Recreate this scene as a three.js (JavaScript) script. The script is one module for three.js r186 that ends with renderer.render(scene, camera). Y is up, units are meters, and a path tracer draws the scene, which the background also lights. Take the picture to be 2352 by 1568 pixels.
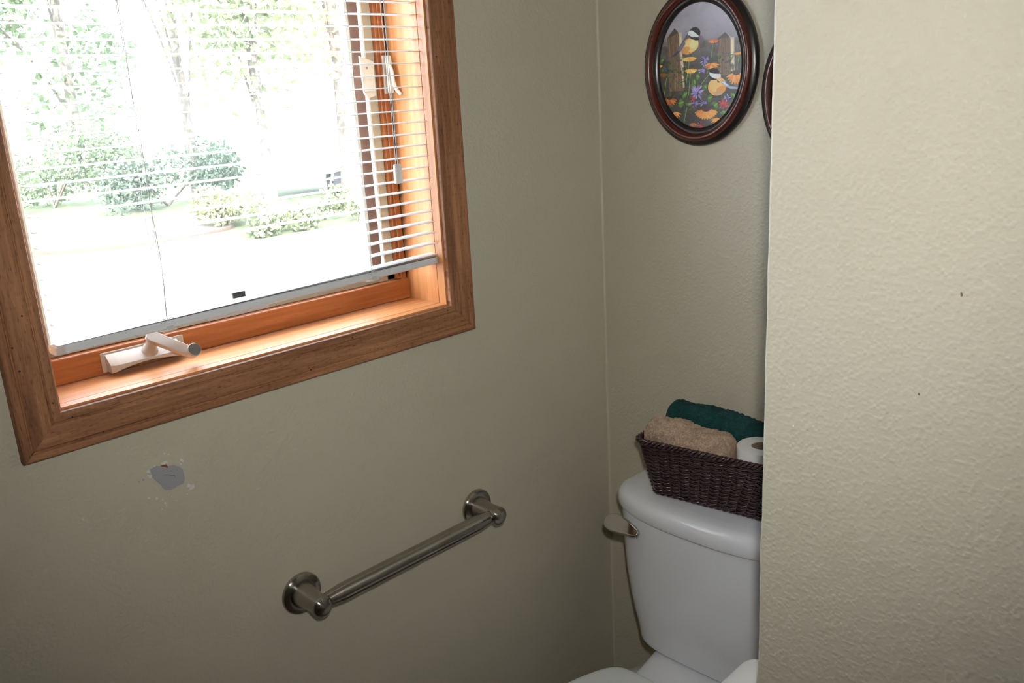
import * as THREE from 'three';
import { mergeGeometries, toCreasedNormals } from 'three/addons/utils/BufferGeometryUtils.js';
import { RoundedBoxGeometry } from 'three/addons/geometries/RoundedBoxGeometry.js';

// ---------------------------------------------------------------- camera, sky, sun, flash, exposure
const scene = new THREE.Scene();
const renderer = new THREE.WebGLRenderer({ antialias: true });
renderer.toneMapping = THREE.LinearToneMapping;
renderer.toneMappingExposure = 1.0;
renderer.shadowMap.enabled = true;
renderer.shadowMap.type = THREE.PCFSoftShadowMap;

const RAD = Math.PI / 180, V = (x, y, z) => new THREE.Vector3(x, y, z);
const camera = new THREE.PerspectiveCamera(42.70, 2352 / 1568, 0.02, 200);
camera.position.set(1.24, 1.56, 1.520);
camera.rotation.order = 'YXZ';
camera.rotation.set(-15.814 * RAD, 45.58 * RAD, -3.296 * RAD);
camera.updateMatrixWorld();

scene.background = new THREE.Color().setRGB(0.86, 1.0, 1.18);   // bright open sky
scene.backgroundIntensity = 17;

const sun = new THREE.DirectionalLight(new THREE.Color().setRGB(1, 0.96, 0.88), 22);
sun.position.set(9, 17, 6); sun.target.position.set(-8, 0, -4);
sun.castShadow = true; sun.shadow.mapSize.set(2048, 2048); sun.shadow.radius = 1;
Object.assign(sun.shadow.camera, { left: -25, right: 25, top: 25, bottom: -25, near: 0.5, far: 80 });
sun.name = 'sun'; scene.add(sun, sun.target);

// the photographer's flash, a hand's breadth above the lens (its shadows fall just below things on the walls)
const camUp = new THREE.Vector3(0, 1, 0).applyQuaternion(camera.quaternion);
const camFwd = new THREE.Vector3(0, 0, -1).applyQuaternion(camera.quaternion);
const flash = new THREE.SpotLight(new THREE.Color().setRGB(1, 0.97, 0.92), 3.05, 0, 52 * RAD, 1, 2);
flash.name = 'camera_flash';
flash.position.copy(camera.position).addScaledVector(camUp, 0.095).addScaledVector(camFwd, 0.03).addScaledVector(V(1, 0, 0).applyQuaternion(camera.quaternion), 0.030);
flash.target.position.copy(flash.position).addScaledVector(camFwd, 2).addScaledVector(camUp, 0.20);
flash.castShadow = true; flash.shadow.radius = 0.85; flash.shadow.mapSize.set(2048, 2048);
scene.add(flash, flash.target);

// ---------------------------------------------------------------- helpers
let seed = 1;
const rnd = () => { seed = (seed * 1664525 + 1013904223) >>> 0; return seed / 4294967296; };
const reseed = (n) => { seed = n >>> 0; };
const lin = (r, g, b) => new THREE.Color().setRGB(r, g, b);
const taken = {};
function numbered(n) { const k = taken[n] = (taken[n] ?? -1) + 1; return k ? n + '_' + String(k).padStart(3, '0') : n; }
function mesh(name, geo, mat, parent) {
  const m = new THREE.Mesh(geo, mat); m.name = parent ? name : numbered(name);
  m.castShadow = m.receiveShadow = true; (parent ?? scene).add(m); return m;
}
function group(name, pos, parent) {
  const g = new THREE.Group(); g.name = parent ? name : numbered(name);
  if (pos) g.position.set(...pos); (parent ?? scene).add(g); return g;
}
function tag(o, label, category, grp) { o.userData.label = label; o.userData.category = category; if (grp) o.userData.group = grp; return o; }
function struct(o, label) { o.userData.kind = 'structure'; if (label) o.userData.label = label; return o; }
const lerp = (a, b, t) => a + (b - a) * t;
const smooth = (t) => t * t * (3 - 2 * t);

// value noise, tileable with whole periods
function hash2(i, j, s) { let h = (i * 374761393 + j * 668265263 + s * 2147483647) | 0; h = Math.imul(h ^ (h >>> 13), 1274126177); h ^= h >>> 16; return (h >>> 0) / 4294967296; }
function vnoise(x, y, px, py, s) {
  const i = Math.floor(x), j = Math.floor(y), fx = smooth(x - i), fy = smooth(y - j);
  const w = (a, p) => ((a % p) + p) % p;
  const i0 = w(i, px), i1 = w(i + 1, px), j0 = w(j, py), j1 = w(j + 1, py);
  return lerp(lerp(hash2(i0, j0, s), hash2(i1, j0, s), fx), lerp(hash2(i0, j1, s), hash2(i1, j1, s), fx), fy);
}
function dataTex(w, h, fn, { srgb = false, rx = 1, ry = 1 } = {}) {
  const d = new Uint8Array(w * h * 4);
  for (let y = 0; y < h; y++) for (let x = 0; x < w; x++) {
    const c = fn(x / w, y / h, x, y), k = (y * w + x) * 4;
    if (typeof c === 'number') d[k] = d[k + 1] = d[k + 2] = Math.max(0, Math.min(255, c * 255));
    else for (let q = 0; q < 3; q++) d[k + q] = Math.max(0, Math.min(255, c[q]));
    d[k + 3] = 255;
  }
  const t = new THREE.DataTexture(d, w, h, THREE.RGBAFormat);
  t.wrapS = t.wrapT = THREE.RepeatWrapping; t.magFilter = THREE.LinearFilter; t.minFilter = THREE.LinearMipmapLinearFilter; t.generateMipmaps = true;
  t.repeat.set(rx, ry); if (srgb) t.colorSpace = THREE.SRGBColorSpace; t.needsUpdate = true; return t;
}
// grid of points -> geometry; rows[j][i]; closed wraps i
function gridGeo(rows, { closed = false, uv = null, capA = false, capB = false } = {}) {
  const nj = rows.length, ni = rows[0].length, pos = [], uvs = [], idx = [];
  const cols = closed ? ni + 1 : ni;
  for (let j = 0; j < nj; j++) for (let i = 0; i < cols; i++) {
    const p = rows[j][i % ni]; pos.push(p.x, p.y, p.z);
    const q = uv ? uv(i, j) : [i / (cols - 1), j / Math.max(1, nj - 1)]; uvs.push(q[0], q[1]);
  }
  for (let j = 0; j < nj - 1; j++) for (let i = 0; i < cols - 1; i++) {
    const a = j * cols + i, b = a + 1, c = a + cols, d = c + 1; idx.push(a, b, d, a, d, c);
  }
  const cap = (row, flip) => {
    const c = V(0, 0, 0); row.forEach((p) => c.add(p)); c.divideScalar(row.length);
    const base = pos.length / 3; pos.push(c.x, c.y, c.z); uvs.push(0.5, 0.5);
    row.forEach((p) => { pos.push(p.x, p.y, p.z); uvs.push(0.5, 0.5); });
    for (let i = 0; i < row.length; i++) { const a = base + 1 + i, b = base + 1 + (i + 1) % row.length; flip ? idx.push(base, b, a) : idx.push(base, a, b); }
  };
  if (capA) cap(rows[0], true);
  if (capB) cap(rows[nj - 1], false);
  const g = new THREE.BufferGeometry();
  g.setAttribute('position', new THREE.Float32BufferAttribute(pos, 3));
  g.setAttribute('uv', new THREE.Float32BufferAttribute(uvs, 2));
  g.setIndex(idx); g.computeVertexNormals();
  if (closed) { // weld the seam's normals
    const n = g.attributes.normal;
    for (let j = 0; j < nj; j++) { const a = j * cols, b = a + cols - 1; const v = V(n.getX(a) + n.getX(b), n.getY(a) + n.getY(b), n.getZ(a) + n.getZ(b)).normalize(); n.setXYZ(a, v.x, v.y, v.z); n.setXYZ(b, v.x, v.y, v.z); }
  }
  return g;
}
function box(x0, x1, y0, y1, z0, z1, grain) { // uv in metres; grain = axis that u follows
  const g = new THREE.BoxGeometry(x1 - x0, y1 - y0, z1 - z0); g.translate((x0 + x1) / 2, (y0 + y1) / 2, (z0 + z1) / 2); return metreUV(g, grain);
}
function rbox(x0, x1, y0, y1, z0, z1, r = 0.001, grain, seg = 2) {
  const g = new RoundedBoxGeometry(x1 - x0, y1 - y0, z1 - z0, seg, r); g.translate((x0 + x1) / 2, (y0 + y1) / 2, (z0 + z1) / 2); return metreUV(g, grain);
}
function metreUV(g, grain) {
  const p = g.attributes.position, n = g.attributes.normal, u = g.attributes.uv;
  for (let i = 0; i < p.count; i++) {
    const P = [p.getX(i), p.getY(i), p.getZ(i)], N = [n.getX(i), n.getY(i), n.getZ(i)].map(Math.abs);
    const k = N[0] >= N[1] && N[0] >= N[2] ? 0 : N[1] >= N[2] ? 1 : 2;
    let [a, b] = [[2, 1], [0, 2], [0, 1]][k];
    if (grain !== undefined && b === grain) [a, b] = [b, a];
    u.setXY(i, P[a] + 0.137 * P[k], P[b] + 0.071 * P[k]);
  }
  return g;
}
function tube(pts, r, radial = 8, seg, closed = false) {
  const c = new THREE.CatmullRomCurve3(pts, closed, 'centripetal'); return new THREE.TubeGeometry(c, seg ?? pts.length * 4, r, radial, closed);
}
function lathe(profile, seg = 40) { return new THREE.LatheGeometry(profile.map(([r, y]) => new THREE.Vector2(r, y)), seg); }
function merge(list) { return mergeGeometries(list.map((g) => { const q = g.index ? g.toNonIndexed() : g; for (const k of Object.keys(q.attributes)) if (!['position', 'normal', 'uv'].includes(k)) q.deleteAttribute(k); return q; })); }
const blob = (pts, depth, bevel = 0) => new THREE.ExtrudeGeometry(new THREE.Shape(pts.map(([a, b]) => new THREE.Vector2(a, b))), { depth, bevelEnabled: bevel > 0, bevelSize: bevel, bevelThickness: bevel, bevelSegments: 2, curveSegments: 8 });

// ---------------------------------------------------------------- textures and materials
const M = {};
{
  // orange-peel wall relief: 0.5 m tile
  const N = 1024, S = 0.5;
  const peel = dataTex(N, N, (u, v) => {
    const a = vnoise(u * 150, v * 150, 150, 150, 3), b = vnoise(u * 88 + 0.37, v * 88, 88, 88, 5), c = vnoise(u * 300, v * 300, 300, 300, 8), d = vnoise(u * 9, v * 9, 9, 9, 4);
    const hill = Math.max(0, a * 0.62 + b * 0.5 - 0.42);
    return 0.12 + hill * 1.15 + c * 0.10 + d * 0.12;
  }, { rx: 1 / S, ry: 1 / S });
  const tone = dataTex(512, 512, (u, v) => {
    const k = 0.955 + 0.05 * vnoise(u * 7, v * 7, 7, 7, 11) + 0.03 * vnoise(u * 31, v * 31, 31, 31, 12) + 0.02 * vnoise(u * 170, v * 170, 170, 170, 13);
    return [255 * k, 254.5 * k, 253 * k];
  }, { rx: 1 / 1.7, ry: 1 / 1.7 });
  M.wall = new THREE.MeshStandardMaterial({ color: lin(0.53, 0.495, 0.392), roughness: 0.5, map: tone, bumpMap: peel, bumpScale: 0.0007 });
  M.ceiling = new THREE.MeshStandardMaterial({ color: lin(0.75, 0.73, 0.68), roughness: 0.9, bumpMap: peel, bumpScale: 0.001 });
  M.floor = new THREE.MeshStandardMaterial({ color: lin(0.30, 0.25, 0.19), roughness: 0.5, map: tone });
}
function woodTex(dark, light, sd, streaks, pores) {
  return dataTex(2048, 256, (u, v) => {
    const wob = vnoise(u * 5, v * 3, 5, 3, sd) * 0.25;
    const a = vnoise(u * 4, (v + wob * 0.15) * streaks, 4, streaks, sd + 1), b = vnoise(u * 14, v * streaks * 3, 14, streaks * 3, sd + 2), c = vnoise(u * 90, v * 128, 90, 128, sd + 3), d = vnoise(u * 3, v * 4, 3, 4, sd + 5);
    let t = 0.35 * a + 0.3 * b + 0.12 * c + 0.25 * d;
    const p = vnoise(u * 120, v * 200, 120, 200, sd + 4); if (p > 0.74) t -= pores * (p - 0.74) * 4;
    t = Math.max(0, Math.min(1, t));
    return [0, 1, 2].map((k) => lerp(dark[k], light[k], t));
  }, { srgb: true, rx: 1, ry: 1 / 0.12 });
}
function woodBump(sd, streaks) { return dataTex(1024, 256, (u, v) => 0.5 + 0.3 * (vnoise(u * 60, v * streaks * 6, 60, streaks * 6, sd) - 0.5) + 0.2 * (vnoise(u * 16, v * 128, 16, 128, sd + 1) - 0.5), { rx: 1, ry: 1 / 0.12 }); }
M.casing = new THREE.MeshStandardMaterial({ map: woodTex([98, 59, 37], [206, 150, 104], 21, 10, 0.5), bumpMap: woodBump(31, 10), bumpScale: 0.0004, roughness: 0.64 });
M.jamb = new THREE.MeshStandardMaterial({ map: woodTex([174, 106, 58], [226, 166, 108], 41, 14, 0.1), bumpMap: woodBump(51, 14), bumpScale: 0.0002, roughness: 0.38 });
M.frameWood = new THREE.MeshStandardMaterial({ map: woodTex([120, 62, 26], [186, 112, 60], 61, 12, 0.15), bumpMap: woodBump(71, 12), bumpScale: 0.0002, roughness: 0.36 });
M.sash = new THREE.MeshStandardMaterial({ map: woodTex([96, 58, 40], [150, 96, 66], 81, 12, 0.2), roughness: 0.45 });
M.nailHole = new THREE.MeshStandardMaterial({ color: lin(0.03, 0.018, 0.012), roughness: 0.9 });
M.screenFrame = new THREE.MeshStandardMaterial({ color: lin(0.44, 0.37, 0.25), roughness: 0.4, metalness: 0.0 });
M.screenMesh = new THREE.MeshStandardMaterial({ color: lin(0.35, 0.35, 0.34), roughness: 0.8, transparent: true, opacity: 0.12, side: THREE.DoubleSide });
M.cream = new THREE.MeshStandardMaterial({ color: lin(0.78, 0.70, 0.55), roughness: 0.4 });
M.gasket = new THREE.MeshStandardMaterial({ color: lin(0.03, 0.028, 0.025), roughness: 0.7 });
M.glass = new THREE.MeshPhysicalMaterial({ color: lin(1, 1, 1), roughness: 0, transmission: 1, thickness: 0, ior: 1.5 });
M.black = new THREE.MeshStandardMaterial({ color: lin(0.02, 0.025, 0.022), roughness: 0.5 });
M.tape = new THREE.MeshStandardMaterial({ color: lin(0.55, 0.49, 0.42), roughness: 0.3 });
M.slat = new THREE.MeshPhysicalMaterial({ color: lin(0.82, 0.83, 0.83), roughness: 0.32, side: THREE.DoubleSide });
M.rail = new THREE.MeshStandardMaterial({ color: lin(0.72, 0.74, 0.78), roughness: 0.35 });
M.clearPlastic = new THREE.MeshPhysicalMaterial({ color: lin(0.85, 0.82, 0.78), roughness: 0.25, transmission: 0.45, thickness: 0, ior: 1.45 });
M.cord = new THREE.MeshStandardMaterial({ color: lin(0.62, 0.60, 0.58), roughness: 0.8 });
M.hardware = new THREE.MeshStandardMaterial({ color: lin(0.45, 0.375, 0.315), roughness: 0.36, metalness: 0.25 });
M.knobCap = new THREE.MeshStandardMaterial({ color: lin(0.22, 0.21, 0.19), roughness: 0.4, metalness: 0.4 });
{
  const brush = dataTex(512, 512, (u, v) => 0.30 + 0.10 * vnoise(u * 8, v * 256, 8, 256, 91) + 0.05 * vnoise(u * 40, v * 128, 40, 128, 92), {});
  M.nickel = new THREE.MeshPhysicalMaterial({ color: lin(0.40, 0.37, 0.33), roughness: 0.62, roughnessMap: brush, metalness: 1, anisotropy: 0.92, anisotropyRotation: Math.PI / 2 });
}
M.chrome = new THREE.MeshStandardMaterial({ color: lin(0.52, 0.51, 0.49), roughness: 0.06, metalness: 1 });
M.porcelain = new THREE.MeshPhysicalMaterial({ color: lin(0.80, 0.81, 0.86), roughness: 0.03, clearcoat: 0.6, clearcoatRoughness: 0.03 });
M.seat = new THREE.MeshPhysicalMaterial({ color: lin(0.78, 0.80, 0.81), roughness: 0.3 });
M.sealant = new THREE.MeshStandardMaterial({ color: lin(0.75, 0.74, 0.72), roughness: 0.5 });
M.frameRed = new THREE.MeshPhysicalMaterial({ map: (() => { const t = woodTex([54, 14, 9], [108, 38, 22], 101, 10, 0.2); t.repeat.set(1, 6); return t; })(), roughness: 0.28, clearcoat: 0.5, clearcoatRoughness: 0.2 });
M.frameBlack = new THREE.MeshPhysicalMaterial({ color: lin(0.012, 0.009, 0.009), roughness: 0.3, clearcoat: 0.4, clearcoatRoughness: 0.25 });
M.wicker = new THREE.MeshPhysicalMaterial({ color: lin(0.034, 0.012, 0.016), roughness: 0.26, clearcoat: 0.5, clearcoatRoughness: 0.18 });
{
  const terry = dataTex(512, 512, (u, v) => 0.5 * vnoise(u * 150, v * 150, 150, 150, 111) + 0.35 * vnoise(u * 75, v * 75, 75, 75, 112) + 0.15 * vnoise(u * 240, v * 240, 240, 240, 113), { rx: 1 / 0.2, ry: 1 / 0.2 });
  const fleck = (r, g, b, s) => dataTex(512, 512, (u, v) => { const k = 0.72 + 0.28 * vnoise(u * 140, v * 140, 140, 140, s) + 0.14 * (vnoise(u * 20, v * 20, 20, 20, s + 1) - 0.5); return [r * k, g * k, b * k]; }, { srgb: true, rx: 1 / 0.2, ry: 1 / 0.2 });
  M.towelTan = new THREE.MeshPhysicalMaterial({ map: fleck(206, 178, 152, 121), bumpMap: terry, bumpScale: 0.002, roughness: 1, sheen: 0.4, sheenRoughness: 0.6, sheenColor: lin(0.5, 0.42, 0.34) });
  M.towelGreen = new THREE.MeshPhysicalMaterial({ map: fleck(14, 74, 72, 131), bumpMap: terry, bumpScale: 0.002, roughness: 1, sheen: 0.3, sheenRoughness: 0.6, sheenColor: lin(0.03, 0.12, 0.12) });
}
M.paper = new THREE.MeshStandardMaterial({ color: lin(0.83, 0.81, 0.78), roughness: 0.95, bumpMap: dataTex(256, 256, (u, v) => vnoise(u * 64, v * 64, 64, 64, 141), { rx: 8, ry: 8 }), bumpScale: 0.0002 });
M.cardboard = new THREE.MeshStandardMaterial({ color: lin(0.30, 0.23, 0.16), roughness: 0.9, side: THREE.DoubleSide });
M.spackle = new THREE.MeshStandardMaterial({ color: lin(0.345, 0.345, 0.37), roughness: 0.85 });
M.chip = new THREE.MeshStandardMaterial({ color: lin(0.66, 0.66, 0.64), roughness: 0.8 });
M.rust = new THREE.MeshStandardMaterial({ color: lin(0.22, 0.07, 0.03), roughness: 0.9 });
M.scuff = new THREE.MeshStandardMaterial({ color: lin(0.20, 0.12, 0.08), roughness: 0.9 });

// ---------------------------------------------------------------- room
const ROOM = { x1: 2.6, z1: 3.2, h: 2.44 };
const OPEN = { z0: 0.476, z1: 1.172, y0: 1.184, y1: 2.06 };           // clear opening of the window
const ROUGH = { z0: 0.456, z1: 1.192, y0: 1.164, y1: 2.08 };          // hole in the wall
const WT = 0.17;                                                      // thickness of the window wall
{
  // wall with the window: drawn in (z, y), pushed out along x
  const s = new THREE.Shape([[-0.12, -0.12], [ROOM.z1 + 0.12, -0.12], [ROOM.z1 + 0.12, ROOM.h + 0.12], [-0.12, ROOM.h + 0.12]].map((p) => new THREE.Vector2(...p)));
  s.holes.push(new THREE.Path([[ROUGH.z0, ROUGH.y0], [ROUGH.z0, ROUGH.y1], [ROUGH.z1, ROUGH.y1], [ROUGH.z1, ROUGH.y0]].map((p) => new THREE.Vector2(...p))));
  const g = new THREE.ExtrudeGeometry(s, { depth: WT, bevelEnabled: false });
  // shape x -> world z, shape y -> world y, depth -> world -x
  g.applyMatrix4(new THREE.Matrix4().makeBasis(V(0, 0, 1), V(0, 1, 0), V(-1, 0, 0)));
  const wl = struct(mesh('wall_left', g, M.wall), 'beige orange-peel textured wall holding the window');

  // patched spot and chipped paint under the window: thin flakes on the wall
  const plate = (name, pts, mat, t = 0.0006, label) => { const q = blob(pts, t); q.applyMatrix4(new THREE.Matrix4().makeBasis(V(0, 0, -1), V(0, 1, 0), V(1, 0, 0))); const m = mesh(name, q, mat, wl); if (label) m.userData.label = label; return m; };
  // outline read off the photograph in metres on the wall (shape x = -z)
  const fromPix = (a, b) => [-(1.0732 + (340 - (280 + a / 7.84)) * 0.000643), 1.0516 - 0.000188 * ((280 + a / 7.84) - 340) + (1085 - (1000 + b / 7.84)) * 0.00072];
  const outline = [[520, 610], [560, 590], [640, 560], [760, 575], [850, 570], [950, 560], [1040, 590], [1100, 640], [1110, 760], [1100, 850], [1060, 900], [960, 930], [900, 965], [820, 1000], [720, 990], [680, 950], [650, 890], [590, 830], [540, 770], [525, 690]];
  plate('spackle_patch', outline.map((p) => fromPix(...p)), M.spackle, 0.0007, 'grey spackle patch with an irregular edge');
  const fleck = (cx, cy, r, n = 7) => { const out = []; for (let i = 0; i < n; i++) { const a = i / n * 2 * Math.PI, q = r * (0.6 + 0.6 * rnd()); out.push(fromPix(cx + Math.cos(a) * q * 1.15, cy + Math.sin(a) * q)); } return out; };
  reseed(7);
  for (const [a, b, r] of [[480, 645, 30], [505, 735, 30], [465, 715, 14], [790, 510, 30], [740, 525, 20], [835, 500, 18], [1110, 485, 32], [1078, 550, 18], [890, 368, 17], [815, 352, 15], [1165, 940, 36], [1225, 962, 38], [1190, 1000, 28], [1150, 1035, 14], [400, 1112, 24], [538, 1130, 28], [675, 1225, 22], [700, 1268, 14], [598, 1328, 13], [818, 1112, 13], [635, 1162, 10], [885, 1195, 10], [1100, 1095, 12], [1100, 855, 13], [1105, 755, 11], [605, 560, 14], [1152, 725, 7]])
    plate('paint_chip', fleck(a, b, r), M.chip, 0.0005);
  plate('bare_spot', [[700, 562], [820, 540], [835, 575], [825, 605], [790, 580], [730, 575]].map((p) => fromPix(...p)), M.rust, 0.0010);
  plate('crack', [[730, 728], [800, 720], [860, 732], [935, 738], [942, 790], [930, 742], [860, 738], [800, 727]].map((p) => fromPix(...p)), M.gasket, 0.0010);
  for (const [a, b, r] of [[368, 785, 22], [290, 812, 14], [38, 845, 9]]) plate('nail_dent', fleck(a, b, r, 9), M.spackle, 0.0004);

  // painted-over caulk fillet down the inside corner
  const rows = []; const R0 = 0.0045;
  for (const y of [0, ROOM.h]) { const r = []; for (let i = 0; i <= 6; i++) { const a = Math.PI + i / 6 * Math.PI / 2; r.push(V(R0 + R0 * Math.cos(a), y, R0 + R0 * Math.sin(a))); } rows.push(r); }
  mesh('corner_caulk', gridGeo(rows, { uv: (i, j) => [i * 0.001, j * ROOM.h] }), M.wall, wl);
}
struct(mesh('wall_back', box(0, ROOM.x1 + 0.12, -0.12, ROOM.h + 0.12, -0.12, 0), M.wall), 'beige textured wall behind the toilet');
struct(mesh('wall_right', box(ROOM.x1, ROOM.x1 + 0.12, -0.12, ROOM.h + 0.12, 0, ROOM.z1), M.wall));
struct(mesh('wall_front', box(0, ROOM.x1 + 0.12, -0.12, ROOM.h + 0.12, ROOM.z1, ROOM.z1 + 0.12), M.wall));
struct(mesh('ceiling', box(-0.5, ROOM.x1 + 0.4, ROOM.h, ROOM.h + 0.2, -0.4, ROOM.z1 + 0.4), M.ceiling));
struct(mesh('floor', box(0, ROOM.x1, -0.12, 0, 0, ROOM.z1), M.floor));
{
  // closet block beside the toilet: plan outline with a rounded drywall corner, slightly uneven down its edge
  const X = 0.762, Z = 0.65, rc = 0.004, ys = []; for (let y = 0; y <= ROOM.h + 1e-6; y += 0.008) ys.push(Math.min(y, ROOM.h));
  const rows = ys.map((y, j) => {
    const w = 0.0011 * (vnoise(y * 34, 0.5, 997, 9, 201) - 0.5) + 0.0006 * (vnoise(y * 110, 0.5, 997, 9, 202) - 0.5) - (vnoise(y * 21, 3.5, 997, 9, 203) > 0.86 ? 0.0007 : 0);
    const r = [V(X, y, 0), V(X, y, 0.3), V(X, y, Z - 0.03)];
    for (let i = 0; i <= 6; i++) { const a = Math.PI - i / 6 * Math.PI / 2; r.push(V(X + w + rc + rc * Math.cos(a), y, Z - rc + rc * Math.sin(a))); }
    r.push(V(X + 0.03, y, Z), V(1.4, y, Z), V(ROOM.x1, y, Z)); return r;
  });
  const us = [0]; for (let i = 1; i < rows[0].length; i++) us.push(us[i - 1] + rows[0][i].distanceTo(rows[0][i - 1]));
  const g = gridGeo(rows, { uv: (i, j) => [us[i] + 0.21, ys[j]] });
  const wp = struct(mesh('wall_partition', g, M.wall), 'beige textured partition wall beside the toilet nook');
  const nick = (name, x, y, r, mat) => { const pts = []; for (let i = 0; i < 7; i++) { const a = i / 7 * 6.283, q = r * (0.5 + 0.8 * rnd()); pts.push([x + Math.cos(a) * q * 0.8, y + Math.sin(a) * q]); } const m = mesh(name, blob(pts, 0.0004), mat, wp); m.position.z = Z; };
  reseed(19); nick('scuff_mark', 0.966, 1.353, 0.0022, M.scuff); nick('scuff_mark', 0.934, 1.246, 0.0015, M.scuff); nick('scuff_mark', 0.8, 1.18, 0.0012, M.chip);
}

// ---------------------------------------------------------------- window: frame, stops, sash, glass, screen
const W = struct(group('window_1'), 'casement window with honey wood jambs and insect screen');
{
  const { z0, z1, y0, y1 } = OPEN, gA = -0.0180, gB = -0.0167, back = -0.107;
  const t = 0.018;
  // each lining is a deep board and a narrow extension strip with a dark joint between them
  const lining = (nm, a, b) => { mesh(nm, a, M.jamb, W); mesh(nm + '_extension', b, M.jamb, W); };
  lining('jamb', rbox(-WT + 0.002, gA, y0 - t, y1 + t, z0 - t, z0, 0.0006, 1), rbox(gB, 0.003, y0 - t, y1 + t, z0 - t, z0, 0.0006, 1));
  lining('jamb', rbox(-WT + 0.002, gA, y0 - t, y1 + t, z1, z1 + t, 0.0006, 1), rbox(gB, 0.003, y0 - t, y1 + t, z1, z1 + t, 0.0006, 1));
  lining('sill', rbox(-WT + 0.002, gA, y0 - t, y0, z0 + 0.0004, z1 - 0.0004, 0.0006, 2), rbox(gB, 0.003, y0 - t, y0, z0 + 0.0004, z1 - 0.0004, 0.0006, 2));
  lining('head', rbox(-WT + 0.002, gA, y1, y1 + t, z0, z1, 0.0006, 2), rbox(gB, 0.003, y1, y1 + t, z0, z1, 0.0006, 2));
  // stops standing on the linings (their inner edges carry a small step)
  mesh('stop', rbox(-0.135, -0.100, y0 + 0.001, 1.2245, z0 + 0.001, z1 - 0.001, 0.0025, 2), M.frameWood, W).userData.label = 'orange-brown bottom rail carrying the crank';
  for (const s of [0, 1]) {
    const a = s ? z1 - 0.0200 : z0 + 0.005, b = s ? z1 - 0.005 : z0 + 0.0255;
    mesh('stop', merge([rbox(-0.135, -0.107, 1.2245, y1 - 0.02, a, b, 0.002, 1), rbox(-0.1075, -0.1035, 1.19, y1 - 0.02, s ? z1 - 0.019 : z0 + 0.006, s ? z1 - 0.006 : z0 + 0.019, 0.0018, 1)]), M.frameWood, W);
    mesh('gasket', box(-0.13, -0.109, y0 + 0.001, y1 - 0.02, s ? z1 - 0.005 : z0 + 0.0003, s ? z1 - 0.0003 : z0 + 0.005), M.gasket, W);
  }
  mesh('stop', rbox(-0.135, -0.105, y1 - 0.022, y1 - 0.001, z0 + 0.001, z1 - 0.001, 0.002, 2), M.frameWood, W);
  // insect screen: tan frame, pale bead, mesh, pull tab
  const sc = group('insect_screen', null, W);
  const fz0 = z0 + 0.0262, fz1 = z1 - 0.0205, fy0 = 1.2250, fy1 = y1 - 0.023, fw = 0.018;
  mesh('screen_frame', merge([rbox(-0.128, -0.115, fy0, fy0 + 0.011, fz0, fz1, 0.0012), rbox(-0.128, -0.115, fy1 - fw, fy1, fz0, fz1, 0.0012), rbox(-0.128, -0.115, fy0, fy1, fz0, fz0 + fw, 0.0012), rbox(-0.128, -0.115, fy0, fy1, fz1 - 0.012, fz1, 0.0012)]), M.screenFrame, sc);
  mesh('spline', merge([rbox(-0.124, -0.1145, fy0 + fw, fy1 - fw, fz0 + fw, fz0 + fw + 0.0045, 0.0012)]), M.cream, sc);
  mesh('screen_mesh', box(-0.1213, -0.1210, fy0 + 0.011, fy1 - fw, fz0 + fw, fz1 - 0.012), M.screenMesh, sc);
  mesh('pull_tab', rbox(-0.1195, -0.1135, 1.2540, 1.2642, 0.8195, 0.8428, 0.0012), M.black, sc).userData.label = 'small black screen pull tab';
  mesh('sticker', rbox(-0.1152, -0.1144, 1.2255, 1.2315, 0.779, 0.892, 0.0002), M.tape, sc).userData.label = 'pale paper strip stuck to the screen frame';
  // sash behind the screen
  const sw = 0.030, a0 = z0 + 0.026, a1 = z1 - 0.012, b0 = 1.190, b1 = y1 - 0.02;
  const sash = group('sash', null, W);
  for (const g of [rbox(-0.166, -0.141, b0, b1, a0, a0 + sw, 0.002, 1), rbox(-0.166, -0.141, b0, b1, a1 - sw, a1, 0.002, 1)]) mesh('stile', g, M.sash, sash);
  for (const g of [rbox(-0.166, -0.141, b0, b0 + 0.045, a0 + sw, a1 - sw, 0.002, 2), rbox(-0.166, -0.141, b1 - 0.04, b1, a0 + sw, a1 - sw, 0.002, 2)]) mesh('rail', g, M.sash, sash);
  mesh('glazing_bead', merge([rbox(-0.158, -0.142, b0 + 0.045, b1 - 0.04, a0 + sw, a0 + sw + 0.006, 0.001), rbox(-0.158, -0.142, b0 + 0.045, b1 - 0.04, a1 - sw - 0.004, a1 - sw, 0.001)]), M.cream, sash);
  mesh('pane', box(-0.1545, -0.1535, b0 + 0.042, b1 - 0.036, a0 + sw - 0.004, a1 - sw + 0.004), M.glass, sash);
}
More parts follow.
